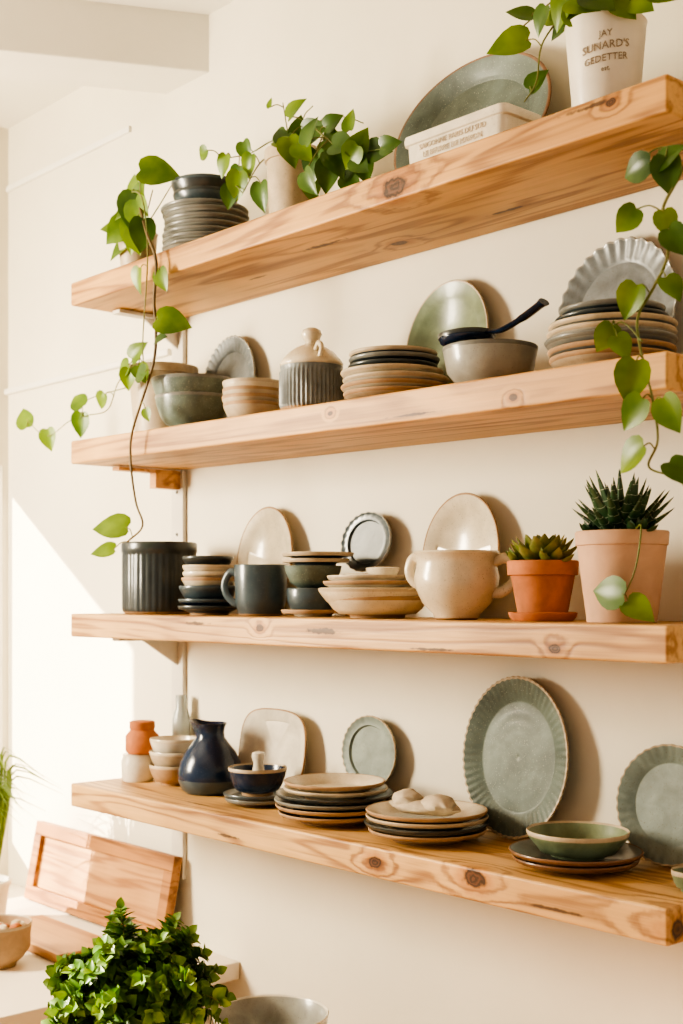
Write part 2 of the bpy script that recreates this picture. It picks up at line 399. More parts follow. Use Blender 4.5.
for (x,y,z,s,d) in [(-2.416,-.25,2.313,.085,(-.6,-.5,-.3)),(-2.345,-.26,2.35,.075,(.4,-.2,.7)),(-2.37,-.26,2.27,.08,(-.3,-.2,-1)),(-2.45,-.24,2.262,.07,(-.6,-.5,-.5)),(-2.325,-.27,2.30,.08,(.4,0,-1)),(-2.40,-.25,2.36,.07,(-.5,0,.7)),(-2.30,-.28,2.25,.07,(-.2,0,-1)),(-2.36,-.27,2.32,.08,(0,-.2,-1)),(-2.43,-.26,2.29,.075,(-.6,-.4,-.6)),(-2.38,-.25,2.385,.05,(-.2,0,1)),(-2.34,-.27,2.25,.06,(.3,0,-1)),(-2.47,-.25,2.31,.055,(-.7,-.6,.1)),(-2.39,-.26,2.33,.07,(-.3,-.4,-.3)),
   (-2.21,-.29,2.14,.05,(.4,0,-1)),(-2.285,-.3,2.15,.055,(-.3,0,-1)),(-2.28,-.30,1.955,.05,(-.9,0,-.2)),(-2.20,-.30,2.02,.035,(.9,0,.2)),
   (-2.25,-.3,1.87,.03,(.4,0,-1))]:
    hang_leaf(mb,Vector((x,y,z))-O,s,allp,d)
hang_leaf(mb,Vector((-2.262,-.26,2.378))-O,.085,allp,(.7,.68,-.12),LEAF,LW)
hang_leaf(mb,Vector((-2.175,-.285,2.050))-O,.075,allp,(.7,.45,-.2),LEAF,LW)
hang_leaf(mb,Vector((-2.355,-.325,1.645))-O,.080,allp,(-.7,-.6,.05),LEAF,(.6,-.7,.6)); hang_leaf(mb,Vector((-2.375,-.33,1.595))-O,.055,allp,(-.7,-.6,-.1),LEAF,(.6,-.7,.8))
mb.done('trailing_pothos_plant',O)
# middle pothos
O=Vector((-1.962,-.15,S)); mb=MB(); lathe(mb,pot_prof(.056,.046,.160,BEIGE,rimh=.024),BEIGE)
vs=[]
for l in ([(-1.97,-.15,2.36),(-2.0,-.16,2.40),(-2.08,-.17,2.39),(-2.17,-.18,2.40)],[(-1.96,-.15,2.36),(-1.965,-.16,2.40),(-1.97,-.17,2.462)],
          [(-1.95,-.15,2.36),(-1.90,-.17,2.40),(-1.82,-.19,2.35),(-1.75,-.2,2.30),(-1.66,-.2,2.285)],[(-1.96,-.15,2.36),(-1.87,-.15,2.41),(-1.80,-.15,2.39),(-1.76,-.15,2.37)],[(-1.98,-.15,2.36),(-2.02,-.18,2.36),(-2.06,-.2,2.30)],[(-1.95,-.15,2.36),(-1.92,-.16,2.42),(-1.88,-.17,2.43)]):
    vs+=vine(mb,rel(l),.0018)
for (x,z,s,d) in [(-2.169,2.40,.035,(-1,0,-.3)),(-2.14,2.375,.045,(-.5,0,-1)),(-2.11,2.35,.04,(-.5,0,-1)),(-2.075,2.316,.055,(-.3,0,-1)),(-2.049,2.352,.045,(-.4,0,-.8)),(-2.03,2.29,.055,(0,0,-1)),(-2.06,2.385,.04,(.3,0,-1)),(-1.98,2.40,.04,(-.8,0,.3)),(-1.97,2.455,.02,(0,0,1)),(-1.918,2.40,.045,(.3,0,1)),(-1.885,2.42,.045,(.8,0,.6)),(-1.865,2.38,.055,(.9,0,0)),(-1.816,2.34,.06,(.8,0,-.4)),(-1.775,2.289,.055,(.5,0,-.8)),(-1.76,2.37,.04,(0,0,1)),(-1.747,2.314,.055,(1,0,-.2)),(-1.70,2.305,.05,(.6,0,.8)),(-1.669,2.285,.055,(1,0,-.2)),(-1.63,2.284,.04,(1,0,0)),(-1.802,2.27,.055,(-.2,0,-1)),(-1.85,2.30,.06,(-.3,0,-1)),(-1.83,2.36,.05,(.4,0,.8)),(-2.10,2.30,.045,(-.3,0,-1)),(-1.90,2.34,.055,(.3,0,-.9)),(-1.73,2.27,.045,(.2,0,-1)),(-1.94,2.385,.045,(-.4,0,.8)),(-1.88,2.27,.045,(.2,0,-1)),(-1.84,2.265,.05,(.5,0,-1)),(-1.79,2.32,.05,(-.4,0,-1)),(-2.00,2.355,.04,(-.6,0,-.7)),(-1.77,2.26,.05,(.7,0,-.6)),(-1.86,2.33,.05,(.6,0,-.6)),(-1.72,2.28,.05,(-.6,0,-.5)),(-1.81,2.38,.04,(.9,0,.3)),(-1.92,2.36,.045,(.6,0,-.3)),(-1.70,2.265,.045,(.8,0,-.7))]:
    hang_leaf(mb,Vector((x,-.20+random.uniform(-.02,.03),z))-O,s*1.08,vs,d,mat=(LEAF if random.random()<.4 else LEAFD))
mb.done('potted_pothos',O)
def scal(n,amp,i0=6,i1=10,em=0):
    def f(a,i,r,z):
        if em and 10<=i<=11: return r*(1+(amp*math.cos(n*a) if i==10 else 0)),z+em*math.cos(n*a)
        if i0<=i<=i1: return r*(1+amp*math.cos(n*a)),z+ (.001*math.cos(n*a))
        return r,z
    return f
lean_plate('serving_platter',-1.585,.378,.258,S,GGREENM,GREY,yf=-.06,lean=11,ph=.022,rings=2,ra=.0004,edge=RIMB)
mb=MB(); O=Vector((-1.463,-.18,S))
l,w,h=.228,.10,.064
def rr(l,w,z,c=.014,n=5):
    o=[]
    for (sx_,sy_,a0) in ((1,1,0),(-1,1,pi/2),(-1,-1,pi),(1,-1,3*pi/2)):
        for k in range(n+1):
            a=a0+k*pi/2/n; o.append((sx_*(l/2-c)+c*math.cos(a),sy_*(w/2-c)+c*math.sin(a),z))
    return o
def loft(mb,rings,mat,cap0=True,cap1=True):
    v=[];f=[];k=len(rings[0])
    for r in rings: v+=r
    for i in range(len(rings)-1):
        for j in range(k):
            j2=(j+1)%k; f.append((i*k+j,i*k+j2,(i+1)*k+j2,(i+1)*k+j))
    if cap0: f.append(tuple(range(k))[::-1])
    if cap1: f.append(tuple((len(rings)-1)*k+j for j in range(k)))
    mb.add(v,f,mat)
loft(mb,[rr(l*.93,w*.9,0),rr(l*.96,w*.94,h*.75),rr(l,w,h*.78),rr(l*1.01,w*1.02,h*.9),rr(l,w,h),rr(l*.94,w*.88,h),rr(l*.93,w*.86,h*.7),rr(l*.9,w*.8,.01)],CREAMW)
def text_mesh(s,size,ext=.0008):
    cu=bpy.data.curves.new('t','FONT'); cu.body=s; cu.size=size; cu.extrude=ext; cu.align_x='CENTER'; cu.align_y='CENTER'; cu.resolution_u=2
    ob=bpy.data.objects.new('t',cu); COL.objects.link(ob); bpy.context.view_layer.update()
    dg=bpy.context.evaluated_depsgraph_get(); me=bpy.data.meshes.new_from_object(ob.evaluated_get(dg))
    v=[tuple(p.co) for p in me.vertices]; f=[tuple(p.vertices) for p in me.polygons]
    bpy.data.objects.remove(ob); bpy.data.meshes.remove(me); return v,f
for k,(s,zz) in enumerate((('SAIGONNE PARIS DU SUD',.040),('LE BEURRE DE MAISON',.026),('FAIT A LA MAIN',.012))):
    v,f=text_mesh(s,.0128,.0004)
    v=[(p[0],-w/2*.945-.0005-p[2],p[1]+zz) for p in v]; mb.add(v,f,BEIGE)
mb.done('butter_dish',O,auto=40)
O=Vector((-1.210,-.155,S)); mb=MB(); rt,rb,h=.062,.048,.158
lathe(mb,pot_prof(rt,rb,h,WHITEP,rimh=0),WHITEP,segs=72)
fa=math.atan2(-1.62,1.205)
for (s,zz,sz) in (('JAY',.122,.013),("SUNARD'S",.105,.016),('GEDETTER',.087,.014),('est.',.072,.010)):
    v,f=text_mesh(s,sz,.0004)
    def wrap(p):
        z=p[1]+zz+p[0]*.12; r=rb+(rt-rb)*z/h+.0004+p[2]; a=fa+p[0]/r; return (r*math.cos(a),r*math.sin(a),z)
    mb.add([wrap(p) for p in v],f,INK)
vs=[]
for l in ([(-1.21,-.16,2.36),(-1.25,-.17,2.41),(-1.31,-.18,2.37),(-1.325,-.18,2.31),(-1.35,-.18,2.285)],[(-1.21,-.16,2.36),(-1.27,-.17,2.43),(-1.34,-.18,2.41),(-1.38,-.18,2.39)],
   [(-1.20,-.15,2.36),(-1.16,-.17,2.42),(-1.08,-.2,2.42),(-1.0,-.25,2.36),(-.965,-.30,2.22),(-.955,-.312,2.10)],
   [(-1.2,-.15,2.36),(-1.22,-.15,2.44),(-1.25,-.15,2.50)],[(-1.2,-.15,2.36),(-1.17,-.15,2.44),(-1.13,-.15,2.48)]):
    vs+=vine(mb,rel(l),.0018)
hang_leaf(mb,Vector((-1.365,-.205,2.375))-O,.068,vs,(-.7,-.55,-.1),LEAF,(.6,-.8,.3))
for (x,z,s,d) in [(-1.345,2.42,.045,(-.7,-.6,.3)),(-1.305,2.41,.05,(-.8,0,.3)),(-1.286,2.42,.06,(-.3,0,.9)),(-1.25,2.385,.06,(-.5,0,-.7)),(-1.228,2.39,.06,(-.2,0,.6)),(-1.2,2.378,.055,(.4,0,-.2)),(-1.173,2.375,.06,(.6,0,-.4)),(-1.15,2.39,.06,(.8,0,.5)),(-1.125,2.365,.05,(.8,0,-.7)),(-1.326,2.315,.04,(.6,0,.4)),(-1.09,2.37,.05,(.7,.4,-.5)),(-1.25,2.44,.06,(-.5,0,.8)),(-1.18,2.42,.06,(.3,0,1)),(-1.21,2.44,.06,(0,0,1)),(-1.27,2.45,.06,(-.8,0,.6)),(-1.14,2.43,.06,(.8,0,.6)),(-1.225,2.366,.05,(-.3,0,-.7)),(-1.19,2.36,.045,(.2,0,-.8)),(-1.05,2.385,.05,(.7,.4,-.3)),(-1.26,2.40,.06,(-.9,0,-.2)),(-1.30,2.39,.045,(-.5,0,-.8)),(-1.28,2.38,.05,(-.9,0,-.4)),(-1.15,2.365,.05,(.5,.3,-.6))]:
    hang_leaf(mb,Vector((x,-.19+random.uniform(-.035,.03),z))-O,s,vs,d)
hp=vine(mb,rel([(-.955,-.312,2.12),(-.965,-.315,2.06),(-.999,-.315,2.007),(-.990,-.315,1.95),(-1.014,-.315,1.907),(-1.038,-.315,1.871),(-1.03,-.315,1.817),(-1.014,-.315,1.761),(-1.006,-.315,1.706),(-1.02,-.315,1.672),(-.98,-.315,1.655),(-.95,-.315,1.63)]),.0024)
hp2=vine(mb,rel([(-.965,-.312,2.08),(-1.0,-.32,2.09),(-1.035,-.32,2.08)]),.0014)
hp3=vine(mb,rel([(-1.03,-.315,1.84),(-1.06,-.32,1.87),(-1.085,-.32,1.855)]),.0014)
for (x,z,s,d) in [(-1.036,2.068,.046,(-.9,0,-.1)),(-.985,2.05,.046,(.1,0,-1)),(-1.05,2.003,.040,(-.8,0,-.6)),(-.985,1.985,.036,(.3,0,-1)),(-.98,2.075,.04,(.7,0,.4)),(-1.045,1.893,.046,(-.5,0,-.9)),(-.975,1.90,.036,(.6,0,-.8)),(-1.085,1.850,.040,(-.6,0,-.8)),(-1.055,1.835,.035,(.5,0,-.8)),(-1.042,1.785,.055,(-.3,0,-1)),(-1.040,1.742,.048,(-.5,0,-.6)),(-.98,1.735,.048,(.5,0,-1)),(-1.045,1.684,.052,(-.8,0,-.5)),(-.965,1.66,.04,(.7,0,-.6)),(-.97,1.96,.042,(.6,0,-.9))]:
    hang_leaf(mb,Vector((x,-.325,z))-O,s*1.1,hp+hp2+hp3,d)
mb.done('hanging_pothos_plant',O)

# ================================================================== SHELF 2
def S2(x): return z2(x)+.001
O=Vector((-2.461,-.12,S2(-2.461))); mb=MB(); lathe(mb,pot_prof(.080,.062,.165,BEIGE,rimh=.02),BEIGE)
vs=[]
for l in ([(-2.46,-.12,2.0),(-2.44,-.19,2.02),(-2.41,-.21,2.03)],[(-2.47,-.12,1.99),(-2.50,-.2,1.99),(-2.53,-.22,1.92),(-2.62,-.22,1.915),(-2.70,-.22,1.91),(-2.81,-.22,1.885),(-2.91,-.22,1.935)],[(-2.47,-.12,1.99),(-2.55,-.18,1.97),(-2.62,-.2,1.96),(-2.665,-.2,1.955)]):
    vs+=vine(mb,rel(l),.0015)
for (x,z,s,d) in [(-2.392,1.982,.05,(.6,0,-.8)),(-2.471,2.0,.055,(-.7,0,-.2)),(-2.41,2.035,.055,(.6,0,.4)),(-2.45,1.975,.05,(-.3,0,-1)),(-2.665,1.955,.06,(-.7,0,.5)),(-2.652,1.895,.06,(-.2,0,-1)),(-2.80,1.875,.055,(.3,0,-1)),(-2.92,1.942,.06,(-.4,0,.8)),(-2.56,1.94,.045,(-.7,0,-.8))]:
    hang_leaf(mb,Vector((x,-.22,z))-O,s,vs,d,mat=(LEAF if x<-2.6 else None),nrm=(.7,-1,.3))
mb.done('potted_trailing_plant',O)
stack('serving_bowl',(-2.255,-.185,S2(-2.255)),[('b',.080,.07,GGREEN,GREY,.036),('b',.088,.07,GGREEN,GREY,.04)])
lean_plate('side_plate',-2.334,.195,.232,S2(-2.334),MGREY,GREY,yf=-.03,fn=scal(40,.010,em=.0022),rings=2,segs=160,edge=LGREY)
stack('bowl_stack',(-2.079,-.16,S2(-2.079)),[('b',.060,.04,BEIGE,CLAY,.0145) for _ in range(3)]+[('b',.062,.04,CREAM,BEIGE,.01)])
mb=MB()
def flute(a,i,r,z): return (r*(1+.022*math.cos(44*a)),z) if 3<=i<=6 else (r,z)
lathe(mb,[(0,.001,CLAY),(.05,0,CLAY),(.056,.006,CLAY),(.0585,.014,MGREY),(.061,.02,MGREY),(.061,.05,MGREY),(.0605,.082,MGREY),(.059,.086,MGREY),(.0605,.093,MGREY),(.056,.094,GREY),(.054,.08,GREY),(0,.03,GREY)],GREY,segs=176,fn=flute)
lathe(mb,[(.05,.088),(.060,.094),(.061,.099),(.055,.108),(.042,.122),(.028,.131),(.014,.136),(.011,.141),(.016,.147),(.020,.156),(.017,.164),(.009,.168),(0,.169)],CREAM)
tube(mb,spline([Vector((.035,-.02,.118)),Vector((.05,-.025,.130)),Vector((.062,-.028,.120)),Vector((.058,-.028,.104))],5),.005,CREAM)
mb.done('lidded_crock',(-1.895,-.16,S2(-1.895)))
stack('dinner_plate_stack',(-1.679,-.15,S2(-1.679)),[('p',.092,.02,BEIGE,CLAY,.011),('p',.097,.022,CREAM,CLAY,.012),('p',.097,.022,CREAMW,BEIGE,.013),('p',.094,.022,CREAM,BEIGE,.013),('p',.08,.02,GREY,CHAR,.012),('p',.082,.02,CHAR,GREY,.011),('p',.08,.02,BLUEG,BEIGE,.011)])
lean_plate('salad_plate',-1.66,.208,.242,S2(-1.66),SAGE,SAGE,yf=-.035,lean=7,edge=BEIGE)
mb=MB(); bowl(mb,.079,.070,LGREY,GREY,belly=.9,foot=CLAY); mb.done('mixing_bowl',(-1.440,-.16,S2(-1.44)))
mb=MB(); Mp=R(math.radians(-3),'Y')
bowl(mb,.048,.022,NAVY,CHAR,Mp,belly=.92)
tube(mb,spline([Vector((.042,0,.017)),Vector((.075,0,.014)),Vector((.12,0,.024)),Vector((.165,0,.040))],5),[.007]*5+[.008]*5+[.010]*5+[.013],NAVY,Mp,10,.5)
mb.done('small_saucepan',(-1.468,-.185,S2(-1.44)+.0718))
lean_plate('embossed_plate',-1.282,.236,.246,S2(-1.278),MGREY,GREY,yf=-.035,lean=7,fn=scal(32,.012,em=.0012),rings=3,ra=.0006,segs=256,edge=LGREY)
stack('stoneware_plate_stack',(-1.200,-.155,S2(-1.204)),[('p',.094,.022,CREAM,CLAY,.012),('p',.097,.022,GREY,CLAY,.013),('p',.099,.024,LGREY,GREY,.013),('p',.097,.022,CREAMW,BEIGE,.012),('p',.098,.022,GREY,BEIGE,.013),('p',.085,.02,LGREY,CHAR,.012),('p',.08,.02,BLUEG,GREY,.012)])

# ================================================================== SHELF 3
S=SH[3]+.0005
mb=MB()
def ribv(a,i,r,z): return (r*(1+.016*abs(math.cos(18*a))),z) if 3<=i<=5 else (r,z)
lathe(mb,[(0,.002,CLAY),(.074,0,CLAY),(.080,.005,CHAR),(.081,.012,CHAR),(.081,.08,CHAR),(.081,.128,CHAR),(.082,.134,CHAR),(.084,.137,CHAR),(.084,.154,CHAR),(.082,.158,CHAR),(.077,.157,CHAR),(.075,.12,CHAR),(.07,.012,CHAR),(0,.01,CHAR)],CHAR,segs=216,fn=ribv)
mb.done('ribbed_crock',(-2.430,-.15,S))
stack('small_bowl_stack',(-2.215,-.17,S),[('p',.066,.018,BLUEG,CHAR,.012),('p',.066,.02,NAVY,BLUEG,.013),('b',.062,.035,BLUEG,BLUEG,.022),('b',.057,.03,CREAM,CLAY,.012),('b',.057,.03,BEIGE,CREAM,.012),('b',.056,.032,CREAM,BEIGE,.024),('b',.054,.026,CHAR,CHAR,.02)])
mb=MB()
cup(mb,[(0,.002,CLAY),(.040,0,CLAY),(.046,.004,BLUEG),(.051,.03,BLUEG),(.053,.07,BLUEG),(.054,.099,BLUEG),(.053,.102,RIMB),(.050,.101,BLUEG),(.048,.06,BLUEG),(.04,.008,BLUEG),(0,.006,BLUEG)],BLUEG,[(math.radians(205),.051,.025,.082,.032,.0055)])
mb.done('ceramic_mug',(-2.058,-.155,S))
lean_plate('bread_plate',-2.20,.190,.232,S,CREAM,BEIGE,lean=6,edge=CLAY)
mb=MB()
plate(mb,.062,.012,CREAM,CLAY,T((0,0,0)))
lathe(mb,[(0,.008),(.03,.008),(.044,.014),(.05,.03),(.052,.052),(.05,.055),(.046,.05),(.03,.02),(0,.016)],BLUEG)
lathe(mb,[(0,.052,GGREEN),(.026,.052,GGREEN),(.045,.066,GGREEN),(.054,.088,GGREEN),(.056,.098,RIMB),(.053,.098,GGREEN),(.04,.068,GGREEN),(0,.06,GGREEN)],GGREEN)
plate(mb,.066,.012,BLUEG,BEIGE,T((.008,0,.098))); plate(mb,.07,.014,CHAR,BEIGE,T((.014,0,.108)))
mb.done('cup_and_saucer_stack',(-1.926,-.13,S))
stack('cream_bowl_stack',(-1.7096,-.165,S),[('b',.094,.038,CREAM,CLAY,.013),('b',.102,.040,CREAM,BEIGE,.014),('p',.098,.026,CREAMW,BEIGE,.012),('p',.094,.026,CREAM,CLAY,.012),('p',.086,.024,CREAMW,BEIGE,.012)])
mb=MB()
lathe(mb,[(0,0),(.026,0),(.044,.010),(.050,.018),(.046,.020),(.03,.010),(0,.008)],CREAMW,T((-.02,0,0)),sx=1.0,sy=.8)
lathe(mb,[(0,0),(.02,0),(.030,.012),(.032,.020),(.027,.022),(0,.014)],CREAM,T((.022,0,.010)),sx=1.1,sy=.8)
mb.done('pouring_dish',(-1.715,-.165,S+.0595))
simple_box('plate_stand',(-1.885,-.028,S+.042),(.08,.04,.084),wood('stand_wood'),.002)
lean_plate('saucer',-1.880,.142,.120,S+.085,BLUEG,GREY,yf=-.03,lean=8,ph=.012,fn=scal(24,.008),segs=120,edge=LGREY)
lean_plate('oval_plate',-1.625,.190,.228,S,CREAM,BEIGE,lean=6,edge=CLAY)
mb=MB()
cup(mb,[(0,.003,CLAY),(.034,0,CLAY),(.038,.003,CREAM),(.040,.010,CREAM),(.058,.028,CREAM),(.069,.052,CREAM),(.072,.072,CREAM),(.067,.092,CREAM),(.068,.104,CREAM),(.0735,.112,CREAM),(.071,.115,CREAM),(.065,.106,CREAM),(.066,.07,CREAM),(.045,.02,CREAM),(0,.012,CREAM)],CREAM,[(math.radians(25),.067,.045,.096,.036,.0062),(math.radians(205),.067,.060,.098,.018,.0058)])
mb.done('soup_tureen',(-1.506,-.17,S))
O=Vector((-1.337,-.15,S)); mb=MB()
lathe(mb,[(0,.001),(.048,0),(.053,.006),(.055,.013),(.052,.014),(.046,.008),(0,.006)],TERRA)
lathe(mb,[(r,z+.008,m) for r,z,m in pot_prof(.056,.039,.088,TERRA,rimh=.024,rimo=.005)],TERRA)
def rosette(mb,c,n,L,w,mat,e0=12,e1=80,thick=.28):
    for k in range(n):
        t=k/n; a=k*2.39996; el=math.radians(e0+(e1-e0)*t); ln=L*(1-.45*t)
        d=Vector((math.cos(a)*math.cos(el),math.sin(a)*math.cos(el),math.sin(el)))
        p0=Vector(c); up_=Vector((0,0,1))
        pth=[p0+d*ln*s+up_*(ln*.25*s*s) for s in (0,.25,.5,.75,.9,1)]
        tube(mb,pth,[w*.45,w*.8,w,w*.8,w*.4,w*.06],mat,sides=8,flat=thick)
rosette(mb,(0,0,.086),30,.068,.015,SUCC)
rosette(mb,(.03,-.01,.086),14,.042,.010,SUCC); rosette(mb,(-.03,-.015,.086),14,.042,.010,SUCC)
mb.done('potted_succulent',O)
O=Vector((-1.184,-.15,S)); mb=MB()
lathe(mb,pot_prof(.069,.052,.137,PEACH,rimh=.022,rimo=.002),PEACH)
def spikes(mb,c,n,L,w):
    for k in range(n):
        t=k/n; a=k*2.39996+random.uniform(-.1,.1); el=math.radians(12+66*t); ln=L*random.uniform(.85,1.1)*(1-.15*t)
        d=Vector((math.cos(a)*math.cos(el),math.sin(a)*math.cos(el),math.sin(el)))
        P=[Vector(c)+d*ln*s+Vector((0,0,1))*ln*.22*s*s for s in (0,.15,.3,.45,.6,.75,.9,1)]
        W=[w*.8,w,w,w*.9,w*.72,w*.5,w*.24,w*.03]
        tube(mb,P,W,ALOE,sides=7,flat=.5)
        for s in range(1,7):
            q=P[s]; tube(mb,[q-d*.0005,q+d*.0005],[W[s]*1.04]*2,BANDM,sides=7,flat=.5)
spikes(mb,(0,0,.128),38,.096,.012)
rosette(mb,(.045,-.02,.128),12,.035,.009,ALOE); rosette(mb,(-.045,-.01,.128),12,.035,.009,ALOE)
vs=vine(mb,[Vector((.04,-.03,.13)),Vector((.07,-.05,.14)),Vector((.075,-.07,.08)),Vector((.06,-.08,.04)),Vector((.045,-.083,.05))],.0015)
hang_leaf(mb,(.035,-.085,.045),.062,vs,(-.9,0,.1),LEAFD); hang_leaf(mb,(.09,-.08,.02),.05,vs,(.9,0,-.5),LEAF)
mb.done('potted_haworthia',O)

# ================================================================== SHELF 4
S=SH[4]+.0005
mb=MB(); lathe(mb,[(0,0),(.034,0),(.037,.006),(.038,.045),(.034,.055),(.035,.062),(.031,.063),(0,.060)],CREAMW); mb.done('storage_jar',(-2.540,-.135,S))
mb=MB(); lathe(mb,[(0,0),(.033,0),(.038,.006),(.038,.040),(.030,.050),(.027,.054),(.029,.058),(.029,.072),(.024,.074),(0,.074)],TERRA); mb.done('terracotta_jar',(-2.530,-.13,S+.0635))
mb=MB(); lathe(mb,[(0,0),(.018,0),(.022,.004),(.022,.135),(.016,.155),(.013,.162),(.013,.192),(.010,.192),(.010,.155),(.019,.13),(.019,.006),(0,.005)],GLASS); mb.done('glass_bottle',(-2.518,-.030,S))
stack('ramekin_stack',(-2.438,-.105,S),[('b',.055,.045,CLAY,BEIGE,.03),('b',.060,.045,BEIGE,CREAM,.028),('b',.055,.045,CREAMW,CREAM,.03)])
mb=MB()
def spout(a,i,r,z):
    if i>=9 and i<=12: 
        k=max(0,math.cos(a-math.radians(200)))**6; return r*(1+.45*k),z+.006*k
    return r,z
lathe(mb,[(0,.002),(.052,0),(.062,.008),(.069,.026),(.070,.044),(.065,.066),(.054,.088),(.040,.106),(.031,.119),(.0295,.131),(.032,.142),(.036,.149),(.034,.150),(.026,.14),(.02,.12),(0,.11)],NAVY,fn=spout,segs=72)
lathe(mb,[(.0525,.0),(.0625,.008),(.0693,.026),(.0695,.030)],BLUEG)
mb.done('navy_pitcher',(-2.285,-.115,S))
stack('blue_bowl_stack',(-2.093,-.135,S),[('p',.070,.014,BLUEG,GREY,.009),('p',.071,.014,LGREY,BLUEG,.010),('b',.060,.056,NAVY,BEIGE,.04)])
mb=MB(); lathe(mb,[(0,0),(.012,0),(.017,.006),(.018,.014),(.013,.03),(.010,.05),(.014,.062),(.013,.07),(0,.074)],CREAMW); mb.done('small_pestle',(-2.098,-.130,S+.033))
lean_plate('square_plate',-2.173,.232,.185,S,CREAMW,CREAM,lean=7,square=True,edge=CLAY)
stack('large_plate_stack',(-1.833,-.155,S),[('p',.104,.02,CLAY,CLAY,.011),('p',.113,.022,GREY,CLAY,.011),('p',.112,.022,BLUEG,GREY,.011),('p',.112,.022,LGREY,CHAR,.012),('p',.098,.02,CREAM,BEIGE,.010),('p',.096,.022,CREAM,CLAY,.011)])
simple_box('plate_stand',(-1.885,-.021,S+.021),(.08,.034,.042),wood('stand_wood2'),.002)
lean_plate('grey_oval_plate',-1.877,.155,.145,S+.0425,GGREEN2,GGREEN,yf=-.022,lean=4,ph=.012,fn=scal(30,.006),segs=150,edge=BEIGE)
stack('cream_plate_stack',(-1.590,-.155,S),[('p',.104,.02,BEIGE,CLAY,.010),('p',.108,.022,CREAM,CHAR,.011),('p',.106,.022,GREY,BEIGE,.010),('p',.106,.022,CREAM,CLAY,.011)])
def blob(mb,c,r,mat,rotz=0,seed=0,twist=0):
    M=T(c)@R(rotz,'Z'); v=[];f=[];nu,nv=28,16
    for j in range(nv+1):
        ph=pi*j/nv
        for i in range(nu):
            th=2*pi*i/nu; d=Vector((math.cos(ph),math.sin(ph)*math.cos(th),math.sin(ph)*math.sin(th)))
            k=1+.16*noise.noise(d*2.3+Vector((seed,0,0)))
            v.append((d.x*r[0]*k,d.y*r[1]*k,d.z*r[2]*k))
    for j in range(nv):
        for i in range(nu):
            i2=(i+1)%nu; f.append((j*nu+i,j*nu+i2,(j+1)*nu+i2,(j+1)*nu+i))
    mb.add(v,f,mat,M)
mb=MB(); blob(mb,(0,0,.015),(.068,.038,.014),CLOTH,.2,1); blob(mb,(-.034,-.01,.024),(.034,.027,.018),CLOTH,-.4,5); blob(mb,(.030,.0,.022),(.042,.029,.016),CLOTH,-.5,9)
mb.done('rolled_napkins',(-1.594,-.155,S+.042))
lean_plate('oval_platter',-1.494,.240,.283,S,GGREENM,GGREEN2,yf=-.033,lean=5,ph=.018,rings=5,fn=scal(60,.004,em=.0009),segs=300,ra=.0001,edge=BEIGE)
mb=MB(); plate(mb,.098,.016,BEIGE,RIMB,foot=CLAY); plate(mb,.104,.018,GREY,RIMB,T((0,0,.009)),foot=CLAY); bowl(mb,.080,.040,SAGE,BEIGE,T((.004,0,.018)),belly=.82)
mb.done('bowl_on_plates',(-1.275,-.145,S))
lean_plate('round_plate',-1.182,.194,.190,S,GGREEN2,SAGE,yf=-.03,lean=7,rings=2,segs=224,fn=scal(36,.005,em=.0008),ra=.0002,edge=BEIGE)
mb=MB(); bowl(mb,.030,.030,SAGE,BEIGE); mb.done('dipping_bowl',(-1.058,-.155,S))

# ================================================================== COUNTER (lower left)
CZ=.68
CT=plaster('counter_top_cream',(.78,.71,.60),.05)
cw=wood('counter_wood',(.62,.42,.25),(.42,.24,.12),seed=6)
mb=MB(); box(mb,(0,0,-.02),(1.10,.66,.04),CT)
box(mb,(-.02,.01,-.36),(1.0,.60,.64),PAINT)
mb.done('counter',(-2.88,-.332,CZ),smooth=False,bevel=.003)
mb=MB(); fw=wood('frame_wood',(.42,.21,.085),(.20,.08,.03),seed=8); fp=wood('panel_wood',(.56,.33,.16),(.34,.16,.07),seed=9)
W_,H_,B_=.66,.208,.036
box(mb,(0,0,B_/2),(W_,.024,B_),fw); box(mb,(0,0,H_-B_/2),(W_,.024,B_),fw)
for sx_ in(-1,1): box(mb,(sx_*(W_/2-B_/2),0,H_/2),(B_,.0245,H_-2*B_),fw)
box(mb,(0,.004,H_/2),(W_-2*B_,.008,H_-2*B_),fp)
mb.done('wooden_frame',(-2.865,-.065,CZ+.003),smooth=False,bevel=.002,rot=(math.radians(-11),0,0))
simple_box('cutting_board',(-2.76,-.24,CZ+.011),(.36,.16,.02),wood('board_wood',(.5,.28,.12),(.3,.13,.05),seed=3),.004)
O=Vector((-3.06,-.25,CZ+.001)); mb=MB(); lathe(mb,pot_prof(.06,.045,.10,WHITEP,rimh=.015),WHITEP)
for k in range(110):
    a=random.uniform(0,2*pi); sp=random.uniform(.02,.15); hh=random.uniform(.18,.36)
    p=Vector((math.cos(a)*.02,math.sin(a)*.02,.09)); q=Vector((math.cos(a)*sp*.5,math.sin(a)*sp*.5,.09+hh)); e=Vector((math.cos(a)*sp*1.3,math.sin(a)*sp*1.3,.09+hh*.8))
    tube(mb,spline([p,p.lerp(q,.6)+Vector((0,0,.03)),q,e],3),[.0035]*6+[.003,.002,.001,.0005],GRASSM,sides=4,flat=.3)
mb.done('grass_plant',O)
mb=MB(); bowl(mb,.072,.095,CLAY,BEIGE,belly=.95)
for k in range(26):
    a=random.uniform(0,6.28); r=random.uniform(0,.05); blob(mb,(r*math.cos(a),r*math.sin(a),.082+random.uniform(-.004,.006)),(.012,.010,.009),random.choice([BEIGE,TERRA,CREAM]),a,k)
mb.done('snack_bowl',(-2.66,-.42,CZ+.001))

